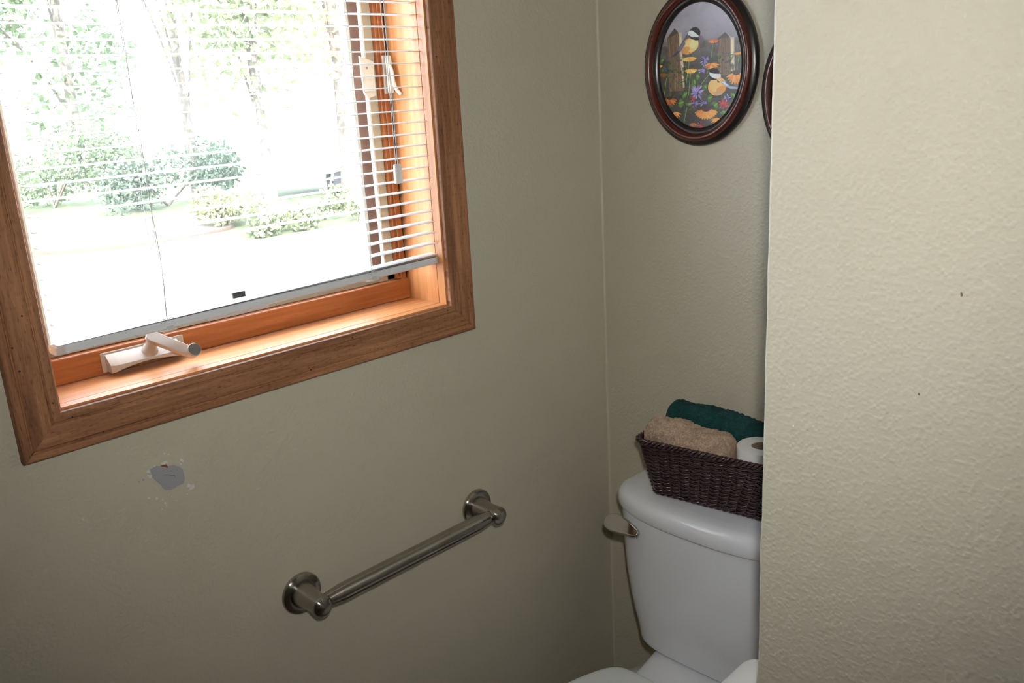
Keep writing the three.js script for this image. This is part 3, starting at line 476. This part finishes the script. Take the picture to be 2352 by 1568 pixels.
// ---------------------------------------------------------------- toilet
const TX = 0.37;
function ovalRing(y, hw, zc, hf, hb, nf, nb, n = 96, cx = 0) {
  const r = []; for (let i = 0; i < n; i++) { const a = i / n * Math.PI * 2, ca = Math.cos(a), sa = Math.sin(a), e = sa >= 0 ? nf : nb, h = sa >= 0 ? hf : hb; r.push(V(cx + Math.sign(ca) * Math.pow(Math.abs(ca), 2 / e) * hw, y, zc + Math.sign(sa) * Math.pow(Math.abs(sa), 2 / e) * h)); } return r.reverse();
}
{
  const T = tag(group('toilet', [TX, 0, 0]), 'white porcelain toilet with a bow-front tank in the nook', 'toilet');
  // tank: [y, half width, front reach, rear reach, front exponent]
  const tk = [[0.3995, 0.137, 0.084, 0.074, 4.4], [0.4005, 0.147, 0.0885, 0.080, 4.4], [0.404, 0.153, 0.0900, 0.083, 4.3], [0.412, 0.158, 0.0908, 0.084, 4.1], [0.43, 0.165, 0.0915, 0.086, 3.6], [0.46, 0.178, 0.093, 0.088, 3.3], [0.50, 0.192, 0.0945, 0.09, 3.0], [0.55, 0.204, 0.096, 0.092, 2.8], [0.60, 0.211, 0.0975, 0.093, 2.65], [0.65, 0.2155, 0.099, 0.094, 2.55], [0.698, 0.218, 0.100, 0.095, 2.5], [0.6995, 0.216, 0.098, 0.094, 2.5]];
  mesh('tank', gridGeo(tk.map(([y, hw, hf, hb, e]) => ovalRing(y, hw, 0.115, hf, hb, e, 6)), { closed: true, capA: true, capB: true }), M.porcelain, T);
  const ld = [[0.7012, 0.212, 0.096, 0.090], [0.7008, 0.2195, 0.1015, 0.096], [0.7018, 0.2225, 0.1045, 0.098], [0.7055, 0.2250, 0.1070, 0.099], [0.714, 0.2268, 0.1085, 0.100], [0.724, 0.2265, 0.1082, 0.100], [0.732, 0.2235, 0.1058, 0.098], [0.7385, 0.217, 0.1005, 0.095], [0.7425, 0.207, 0.093, 0.090], [0.7448, 0.192, 0.082, 0.080], [0.7455, 0.172, 0.067, 0.066]];
  mesh('tank_lid', gridGeo(ld.map(([y, hw, hf, hb]) => ovalRing(y, hw, 0.115, hf, hb, 2.5, 6)), { closed: true, capA: true, capB: true }), M.porcelain, T);
  // flush lever: boss on the tank and a teardrop paddle reaching left past the corner
  const FL = group('flush_lever', [-0.142, 0.668, 0.196], T);
  mesh('boss', lathe([[0.0001, -0.012], [0.0105, -0.012], [0.0105, 0.004], [0.009, 0.009], [0.0055, 0.012], [0.0001, 0.0125]], 28).rotateX(Math.PI / 2), M.chrome, FL);
  const td = new THREE.Shape(); td.moveTo(0.012, -0.0045); td.quadraticCurveTo(0.016, 0, 0.011, 0.006); td.bezierCurveTo(-0.008, 0.014, -0.030, 0.0225, -0.046, 0.0225); td.bezierCurveTo(-0.064, 0.0225, -0.069, 0.009, -0.066, 0.000); td.bezierCurveTo(-0.062, -0.011, -0.044, -0.0115, -0.030, -0.0095); td.quadraticCurveTo(-0.006, -0.0075, 0.012, -0.0045);
  const pg = new THREE.ExtrudeGeometry(td, { depth: 0.004, bevelEnabled: true, bevelSize: 0.0035, bevelThickness: 0.0035, bevelSegments: 5, curveSegments: 24 }); pg.translate(0, 0, -0.002);
  const pd = mesh('paddle', pg, M.chrome, FL); pd.rotation.set(-0.76, 0.10, 0.02); pd.position.set(0.002, 0.002, 0.017);
  // bowl with rear deck
  const bw = [[0.0, 0.105, 0.38, 0.215, 0.29], [0.02, 0.108, 0.38, 0.22, 0.295], [0.05, 0.098, 0.38, 0.205, 0.29], [0.14, 0.092, 0.38, 0.205, 0.29], [0.22, 0.108, 0.39, 0.245, 0.30], [0.29, 0.145, 0.41, 0.275, 0.31], [0.34, 0.172, 0.43, 0.275, 0.30], [0.365, 0.180, 0.44, 0.272, 0.20], [0.378, 0.176, 0.44, 0.268, 0.16]];
  mesh('bowl', gridGeo(bw.map(([y, hw, zc, hf, hb]) => ovalRing(y, hw, zc, hf, hb, 2.1, 3)), { closed: true, capA: true, capB: true }), M.porcelain, T);
  const dk = []; for (let i = 0; i <= 20; i++) { const t = i / 20, z = lerp(0.33, 0.055, t), hw = 0.104 + 0.012 * Math.max(0, (t - 0.3) / 0.7), y = 0.386 + 0.0125 * smooth(Math.min(1, Math.max(0, (t - 0.15) / 0.45))); const q = []; for (let k = 0; k < 28; k++) { const a = k / 28 * 6.28319, ca = Math.cos(a), sa = Math.sin(a); q.push(V(Math.sign(ca) * Math.pow(Math.abs(ca), 0.4) * hw, y - 0.030 + Math.sign(sa) * Math.pow(Math.abs(sa), 0.5) * 0.030, z)); } dk.push(q); }
  mesh('deck', gridGeo(dk, { closed: true, capA: true, capB: true }), M.porcelain, T);
  // seat ring and closed lid
  const egg = (y, s, back, hw, e = 2.3, eb = 7) => ovalRing(y, hw * s, 0.47, 0.235 * s, 0.47 - back, e, eb).map((p) => (p.z < 0.46 ? V(p.x * (1 - 0.32 * Math.min(1, (0.46 - p.z) / 0.155)), p.y, p.z) : p));
  mesh('seat', gridGeo([egg(0.3785, 0.96, 0.316, 0.168), egg(0.381, 0.99, 0.312, 0.168), egg(0.392, 1, 0.310, 0.168), egg(0.3985, 0.985, 0.313, 0.168)], { closed: true, capA: true, capB: true }), M.seat, T);
  const rearTaper = (r) => r.map((p) => (p.z < 0.46 ? V(p.x * (1 - 0.30 * Math.min(1, (0.46 - p.z) / 0.155)), p.y, p.z) : p));
  const lidRows = [[0.4005, 0.975, 0.3085], [0.403, 0.995, 0.3055], [0.409, 1.0, 0.304], [0.4145, 0.992, 0.3055], [0.418, 0.965, 0.311], [0.4205, 0.90, 0.325], [0.4225, 0.7, 0.365], [0.4235, 0.35, 0.41]].map(([y, s, b]) => rearTaper(ovalRing(y, 0.167 * s, 0.48, 0.23 * s, 0.48 - b, 2.15, 8)));
  mesh('seat_lid', gridGeo(lidRows, { closed: true, capA: true, capB: true }), M.seat, T).position.y = 0.003;
  for (const s of [-1, 1]) mesh('hinge', rbox(s * 0.07 - 0.014, s * 0.07 + 0.014, 0.384, 0.400, 0.286, 0.312, 0.006, undefined, 3), M.seat, T);
}

// ---------------------------------------------------------------- basket with towels and a paper roll
const BK = { x: 0.219, z: 0.194, rot: 7.2 * RAD };
{
  // local frame: u along the front from the left corner, v towards the wall
  const B = tag(group('wicker_basket', [BK.x, 0.7458, BK.z]), 'dark plum wicker basket on the toilet tank lid', 'basket'); B.rotation.y = BK.rot;
  const LU = 0.328, LV = 0.152, Hh = 0.124, inset = 0.027, r0 = 0.022;
  const cx = LU / 2, cz = -LV / 2;
  // point on the tapered rounded rectangle: s 0..1 round, t 0 bottom .. 1 rim, o outward offset
  function ring(t) { const hx = LU / 2 - inset * (1 - t) - 0.004, hz = LV / 2 - inset * (1 - t) * 0.85 - 0.004, r = r0 * (0.75 + 0.25 * t); const sx = hx - r, sz = hz - r, arc = r * Math.PI / 2, per = 4 * (sx + sz) + 4 * arc; return { hx, hz, r, sx, sz, arc, per }; }
  function at(s, t, o = 0) {
    const { hx, hz, r, sx, sz, arc, per } = ring(t); let d = ((s % 1) + 1) % 1 * per; const segs = [2 * sx, arc, 2 * sz, arc, 2 * sx, arc, 2 * sz, arc];
    let k = 0; while (k < 7 && d > segs[k]) { d -= segs[k]; k++; }
    let x, z, nx, nz; const corner = [[sx, sz, 90], [sx, -sz, 0], [-sx, -sz, -90], [-sx, sz, 180]];
    if (k % 2 === 0) { [x, z, nx, nz] = [[-sx + d, hz, 0, 1], [hx, sz - d, 1, 0], [sx - d, -hz, 0, -1], [-hx, -sz + d, -1, 0]][k / 2]; }
    else { const [ax, az, a0] = corner[(k - 1) / 2], a = (a0 - d / arc * 90) * RAD; nx = Math.cos(a); nz = Math.sin(a); x = ax + r * nx; z = az + r * nz; }
    return V(cx + x + nx * o, t * Hh, cz + z + nz * o);
  }
  const N = 36, rowsN = 27, parts = [];
  const strand = (fn, rad, seg, radial, closed) => { const p = []; for (let i = 0; i < seg; i++) p.push(fn(i / seg)); const c = new THREE.CatmullRomCurve3(p, closed); return new THREE.TubeGeometry(c, seg, rad, radial, closed); };
  reseed(91);
  for (let k = 0; k < rowsN; k++) { const t = 0.025 + 0.90 * k / (rowsN - 1), ph = rnd() * 0.25; parts.push(strand((s) => { const p = at(s, t + 0.004 * Math.sin(s * 40 + k * 1.7), 0.0016 * Math.cos(2 * Math.PI * s * N - k * 0.16 + ph) + 0.0011 * Math.cos(Math.PI * (s * N + k))); return p; }, 0.00205, N * 8, 5, true)); }
  const wv = mesh('weave', merge(parts), M.wicker, B); wv.userData.kind = 'stuff';
  const st = []; for (let i = 0; i < N; i++) st.push(strand((q) => at((i + 0.5 + 0.68 * (q - 0.1)) / N, q * 1.0, -0.0008), 0.0018, 6, 5, false));
  const sk = mesh('stakes', merge(st), M.wicker, B); sk.userData.kind = 'stuff';
  const liner = []; for (let j = 0; j <= 4; j++) { const r = []; for (let i = 0; i < 80; i++) r.push(at(i / 80, j / 4 * 0.96, -0.0028)); liner.push(r); }
  mesh('inner_wall', gridGeo(liner, { closed: true, capA: true }), M.wicker, B);
  const braid = []; for (let k = 0; k < 3; k++) braid.push(strand((s) => { const a = s * 2 * Math.PI * 30 + k * 2.0944, p = at(s, 0.975, 0.0005 + 0.0042 * Math.cos(a)); p.y += 0.0038 * Math.sin(a); return p; }, 0.0029, 420, 6, true));
  mesh('rim', merge(braid), M.wicker, B);
  const foot = []; for (let k = 0; k < 2; k++) foot.push(strand((s) => { const a = s * 2 * Math.PI * 26 + k * Math.PI, p = at(s, 0.03, 0.001 + 0.0022 * Math.cos(a)); p.y += 0.0003 + 0.0016 * Math.sin(a); return p; }, 0.0021, 300, 5, true));
  mesh('foot_braid', merge(foot), M.wicker, B);
  B.updateMatrixWorld();
}
const inBasket = (u, y, v) => { const c = Math.cos(BK.rot), s = Math.sin(BK.rot); return V(BK.x + u * c - v * s, y, BK.z - u * s - v * c); }; // v towards the wall
function towel(name, label, mat, u0, u1, vC, hv, yC, hy, sd, lean, sag) {
  const G = tag(group(name, inBasket((u0 + u1) / 2, yC - hy, vC).toArray()), label, 'towel'); G.rotation.y = BK.rot;
  const nu = 190, na = 170, rows = [], L = u1 - u0;
  for (let j = 0; j <= nu; j++) {
    const q = j / nu, uu = -L / 2 + q * L, e = Math.min(q, 1 - q) * L, rr = 0.022, k = e < rr ? Math.sqrt(Math.max(0, 1 - Math.pow(1 - e / rr, 2))) : 1, sc = 0.55 + 0.45 * k;
    const row = [];
    for (let i = 0; i < na; i++) {
      const a = i / na * 2 * Math.PI, ca = Math.cos(a), sa = Math.sin(a), ex = 2 / 2.9;
      const lf = 0.004 * (vnoise(q * 5 + sd, i / na * 6, 50, 6, sd) - 0.5) * 2, mf = 0.0016 * (vnoise(q * 38, i / na * 34, 38, 34, sd + 1) - 0.5) * 2, hf = 0.0011 * (vnoise(q * 150, i / na * 136, 150, 136, sd + 2) - 0.5) * 2;
      const zr = Math.sign(ca) * Math.pow(Math.abs(ca), ex), yr = Math.sign(sa) * Math.pow(Math.abs(sa), ex), o = lf + mf + hf;
      const yy = hy + yr * (hy * sc + o) + (sa > 0 ? lean(q) : 0), t = Math.min(1, Math.max(0, (yC - hy + yy - 0.7458) / 0.124)), wall = 0.0135 + 0.023 * (1 - t);
      let v = vC - zr * (hv * sc + o); if (yy + yC - hy < 0.874) v = vC < 0.076 ? Math.max(wall + hf, Math.min(0.0765, v)) : Math.min(0.152 - wall + hf, Math.max(0.0785, v));
      let U = Math.max(uu + hf, -L / 2 - u0 + wall + 0.002) + (u0 + u1) / 2; const du = U - 0.2465, dv = v - 0.0708, dd = Math.hypot(du, dv);
      if (dd < 0.0485 && dd > 1e-6) { U = 0.2465 + du / dd * 0.0485; v = 0.0708 + dv / dd * 0.0485; }
      row.push(V(U - (u0 + u1) / 2, yy, vC - v));
    }
    rows.push(row);
  }
  const P = 2 * (hv + hy) * 1.6;
  mesh('terry_cloth', gridGeo(rows, { closed: true, capA: true, capB: true, uv: (i, j) => [j / nu * L, i / na * P] }), mat, G);
  // folded-over edge lying along the top
  return G;
}
towel('hand_towel', 'tan terry towel rolled in the front of the wicker basket', M.towelTan, 0.014, 0.200, 0.046, 0.036, 0.838, 0.072, 301, (q) => -0.016 * q * q, 0);
towel('hand_towel', 'dark green terry towel rolled at the back of the basket', M.towelGreen, 0.022, 0.272, 0.1165, 0.033, 0.842, 0.076, 331, (q) => -0.022 * q * q + 0.004, 0);
function paperRoll(name, label, r, h, core) {
  const g = tag(group(name), label, 'paper roll');
  mesh('paper', lathe([[core, 0], [r - 0.002, 0], [r, 0.002], [r, h - 0.002], [r - 0.002, h], [core + 0.001, h], [core, h - 0.001], [core, 0]], 72), M.paper, g);
  mesh('core', lathe([[core - 0.0008, 0.0004], [core - 0.0008, h - 0.001]], 48), M.cardboard, g);
  return g;
}
{
  const p = paperRoll('toilet_paper_roll', 'white toilet paper roll standing in the wicker basket', 0.047, 0.105, 0.019);
  const q = inBasket(0.2465, 0.776, 0.0708); p.position.copy(q);
}
// ---------------------------------------------------------------- paper holder on the side of the partition
{
  const H = tag(group('paper_holder', [0.762, 0.684, 0.553]), 'nickel toilet paper holder on the side of the partition', 'paper holder');
  for (const s of [-1, 1]) {
    mesh('post', lathe([[0.0001, 0], [0.019, 0], [0.019, 0.004], [0.010, 0.010], [0.008, 0.030], [0.008, 0.066], [0.0105, 0.072], [0.006, 0.078], [0.0001, 0.079]], 28).rotateZ(Math.PI / 2).translate(0, 0, s * 0.066), M.nickel, H);
  }
  mesh('roller', new THREE.CylinderGeometry(0.0085, 0.0085, 0.132, 20).rotateX(Math.PI / 2).translate(-0.062, 0, 0), M.cream, H);
  const p = paperRoll('toilet_paper_roll', 'white toilet paper roll at the bottom edge beside the partition', 0.054, 0.105, 0.019);
  p.rotation.x = Math.PI / 2; p.position.set(0.700, 0.684, 0.5005);
}

// ---------------------------------------------------------------- outdoors
{
  const GY = -0.3;
  const noiseT = (a, b, s, rep) => dataTex(256, 256, (u, v) => { const k = 0.5 * vnoise(u * 12, v * 12, 12, 12, s) + 0.5 * vnoise(u * 60, v * 60, 60, 60, s + 1); return [0, 1, 2].map((q) => lerp(a[q], b[q], k)); }, { srgb: true, rx: rep, ry: rep });
  const pave = new THREE.MeshStandardMaterial({ map: noiseT([176, 172, 164], [210, 206, 198], 401, 0.3), roughness: 0.9 });
  const grass = new THREE.MeshStandardMaterial({ map: noiseT([66, 76, 46], [84, 92, 56], 411, 0.4), roughness: 1 });
  const soil = new THREE.MeshStandardMaterial({ map: noiseT([84, 68, 58], [104, 88, 76], 421, 0.6), roughness: 1 });
  struct(mesh('pavement', box(-10.2, -0.175, GY - 0.1, GY, -16, 12), pave), 'pale concrete drive outside the window');
  struct(mesh('lawn', box(-60, -10.2, GY - 0.12, GY - 0.02, -50, 40), grass), 'lawn beyond the drive');
  const bark = new THREE.MeshStandardMaterial({ map: noiseT([84, 76, 70], [116, 108, 98], 431, 4), roughness: 1 });
  const leafM = [lin(0.12, 0.165, 0.082), lin(0.19, 0.22, 0.105), lin(0.27, 0.27, 0.125), lin(0.080, 0.115, 0.07)].map((c) => new THREE.MeshPhysicalMaterial({ color: c, roughness: 0.8, transmission: 0.35, thickness: 0, side: THREE.DoubleSide }));
  const leafGeo = (() => { const g = new THREE.BufferGeometry(); g.setAttribute('position', new THREE.Float32BufferAttribute([0, 0, 0, 0.35, 0.1, 0.5, 0, 0.06, 1, -0.35, 0.1, 0.5], 3)); g.setAttribute('uv', new THREE.Float32BufferAttribute([0, 0, 1, 0.5, 0.5, 1, 0, 0.5], 2)); g.setIndex([0, 1, 2, 0, 2, 3]); g.computeVertexNormals(); return g; })();
  function foliage(parent, clusters, n, size, mat) {
    const im = new THREE.InstancedMesh(leafGeo, mat, n), o = new THREE.Object3D(); let tot = 0; clusters.forEach((c) => tot += c[3] * c[3]);
    for (let i = 0; i < n; i++) {
      let w = rnd() * tot, c = clusters[0]; for (const q of clusters) { w -= q[3] * q[3]; if (w <= 0) { c = q; break; } }
      const d = V(rnd() * 2 - 1, rnd() * 2 - 1, rnd() * 2 - 1); while (d.lengthSq() > 1) d.set(rnd() * 2 - 1, rnd() * 2 - 1, rnd() * 2 - 1);
      d.multiplyScalar(c[3]); o.position.set(c[0] + d.x, c[1] + d.y * (c[4] ?? 0.8), c[2] + d.z); o.rotation.set(rnd() * 6, rnd() * 6, rnd() * 6); o.scale.setScalar(size * (0.6 + 0.8 * rnd())); o.updateMatrix(); im.setMatrixAt(i, o.matrix);
    }
    im.name = 'foliage'; im.castShadow = im.receiveShadow = true; im.userData.kind = 'stuff'; parent.add(im); return im;
  }
  const dirAt = (deg, d) => [1.24 - Math.cos(deg * RAD) * d, 1.52 - Math.sin(deg * RAD) * d]; // bearing from straight out of the window
  function tree(label, deg, dist, h, crown, trunkR, n, leaf, mat, sd, low = 0.35) {
    reseed(sd); const [x, z] = dirAt(deg, dist), T = tag(group('tree', [x, GY - 0.02, z]), label, 'tree', 'trees outside the window');
    const rows = []; for (let j = 0; j <= 8; j++) { const t = j / 8, r = trunkR * (1.25 - 0.8 * t) * (1 + (t < 0.1 ? 0.35 : 0)), q = []; for (let i = 0; i < 10; i++) { const a = i / 10 * 6.2832; q.push(V(Math.cos(a) * r + 0.12 * Math.sin(t * 3 + sd), t * h * 0.75, Math.sin(a) * r + 0.1 * Math.sin(t * 2.3 + sd))); } rows.push(q); }
    mesh('trunk', gridGeo(rows, { closed: true, capB: true }), bark, T);
    const cl = []; for (let k = 0; k < 16; k++) { const a = rnd() * 6.28, t = low + (1 - low) * rnd(), rr = crown * (0.25 + 0.6 * Math.sin(Math.PI * Math.min(1, 0.25 + (t - low) / (1 - low) * 0.75))) * rnd(); cl.push([Math.cos(a) * rr, h * t, Math.sin(a) * rr, crown * (0.28 + 0.22 * rnd())]); }
    for (let k = 0; k < 5; k++) { const c = cl[k * 3]; mesh('branch', tube([V(0.1 * Math.sin(sd), h * low * 0.8, 0), V(c[0] * 0.4, (h * low * 0.8 + c[1]) / 2 + 0.2, c[2] * 0.4), V(c[0], c[1], c[2])], trunkR * 0.28, 5, 10), bark, T); }
    foliage(T, cl, n, leaf, mat);
  }
  tree('slim tree beside the white trailer outside the window', 29.6, 17.0, 6.5, 2.6, 0.09, 4200, 0.16, leafM[1], 501, 0.36);
  tree('broad tree at the right edge of the view outside', 34.6, 18.0, 7.5, 2.8, 0.13, 4400, 0.17, leafM[2], 502, 0.42);
  tree('yellow-green tree in the middle of the view outside', 25.5, 21.0, 8.0, 3.2, 0.10, 5200, 0.18, leafM[2], 503, 0.28);
  tree('dark green tree behind the hedge outside', 19.5, 27.0, 9.0, 3.6, 0.14, 5200, 0.22, leafM[0], 504, 0.22);
  tree('tall pale tree far left outside the window', 13.5, 31.0, 9.5, 3.8, 0.14, 4200, 0.24, leafM[1], 505, 0.25);
  const shrub = (label, deg, dist, w, h, n, mat, sd) => { reseed(sd); const [x, z] = dirAt(deg, dist), S = tag(group('shrub', [x, GY - 0.02, z]), label, 'shrub', 'shrubs outside the window'); const cl = []; for (let k = 0; k < 8; k++) cl.push([(rnd() - 0.5) * w * 0.7, h * (0.22 + 0.36 * rnd()), (rnd() - 0.5) * w, h * (0.3 + 0.15 * rnd()), 0.9]); for (let k = 0; k < 3; k++) mesh('stem', tube([V(0, 0, 0), V(cl[k][0] * 0.5, h * 0.3, cl[k][2] * 0.5), V(cl[k][0], h * 0.55, cl[k][2])], 0.025, 5, 8), bark, S); foliage(S, cl, n, 0.10, mat); };
  shrub('green hedge shrub at the left of the view outside', 17.5, 22.0, 3.6, 2.0, 4200, leafM[0], 601);
  shrub('dark shrub in front of the pale trees outside', 23.6, 20.0, 2.2, 1.5, 3000, leafM[3], 602);
  shrub('low yellow shrub on the lawn under the slim tree', 27.0, 15.6, 1.6, 0.7, 1800, leafM[2], 603);
  shrub('low shrub on the lawn below the trailer', 31.5, 15.0, 2.4, 0.6, 2000, leafM[1], 604);
  const bed = blob([...Array(24)].map((_, i) => { const a = i / 24 * 6.283; return [Math.cos(a) * 1.7 * (1 + 0.12 * Math.sin(3 * a)), Math.sin(a) * 0.9]; }), 0.05).rotateX(-Math.PI / 2); bed.rotateY(1.15);
  const [bx, bz] = dirAt(20.5, 15.0); tag(mesh('planting_bed', bed, soil), 'bare brown planting bed on the lawn', 'flower bed').position.set(bx, GY - 0.02, bz);
  // white trailer parked between the trees
  const [tx, tz] = dirAt(32.3, 20.5), TR = tag(group('trailer', [tx, GY - 0.02, tz]), 'white box trailer parked between the trees outside', 'trailer'); TR.rotation.y = 32 * RAD;
  const white = new THREE.MeshStandardMaterial({ color: lin(0.85, 0.85, 0.84), roughness: 0.4 }), tyre = new THREE.MeshStandardMaterial({ color: lin(0.03, 0.03, 0.03), roughness: 0.9 });
  mesh('body', rbox(-0.9, 0.9, 0.45, 1.30, -0.95, 0.95, 0.06, undefined, 3), white, TR);
  for (const y of [0.5, 1.25]) mesh('trim_rail', rbox(0.895, 0.915, y - 0.02, y + 0.02, -0.93, 0.93, 0.006), white, TR);
  for (const z of [-0.45, 0.45]) { mesh('wheel', new THREE.CylinderGeometry(0.3, 0.3, 0.18, 24).rotateZ(Math.PI / 2).translate(0.78, 0.3, z), tyre, TR); mesh('mudguard', new THREE.TorusGeometry(0.35, 0.03, 8, 20, Math.PI).rotateY(Math.PI / 2).translate(0.86, 0.3, z), white, TR); }
}

renderer.render(scene, camera);
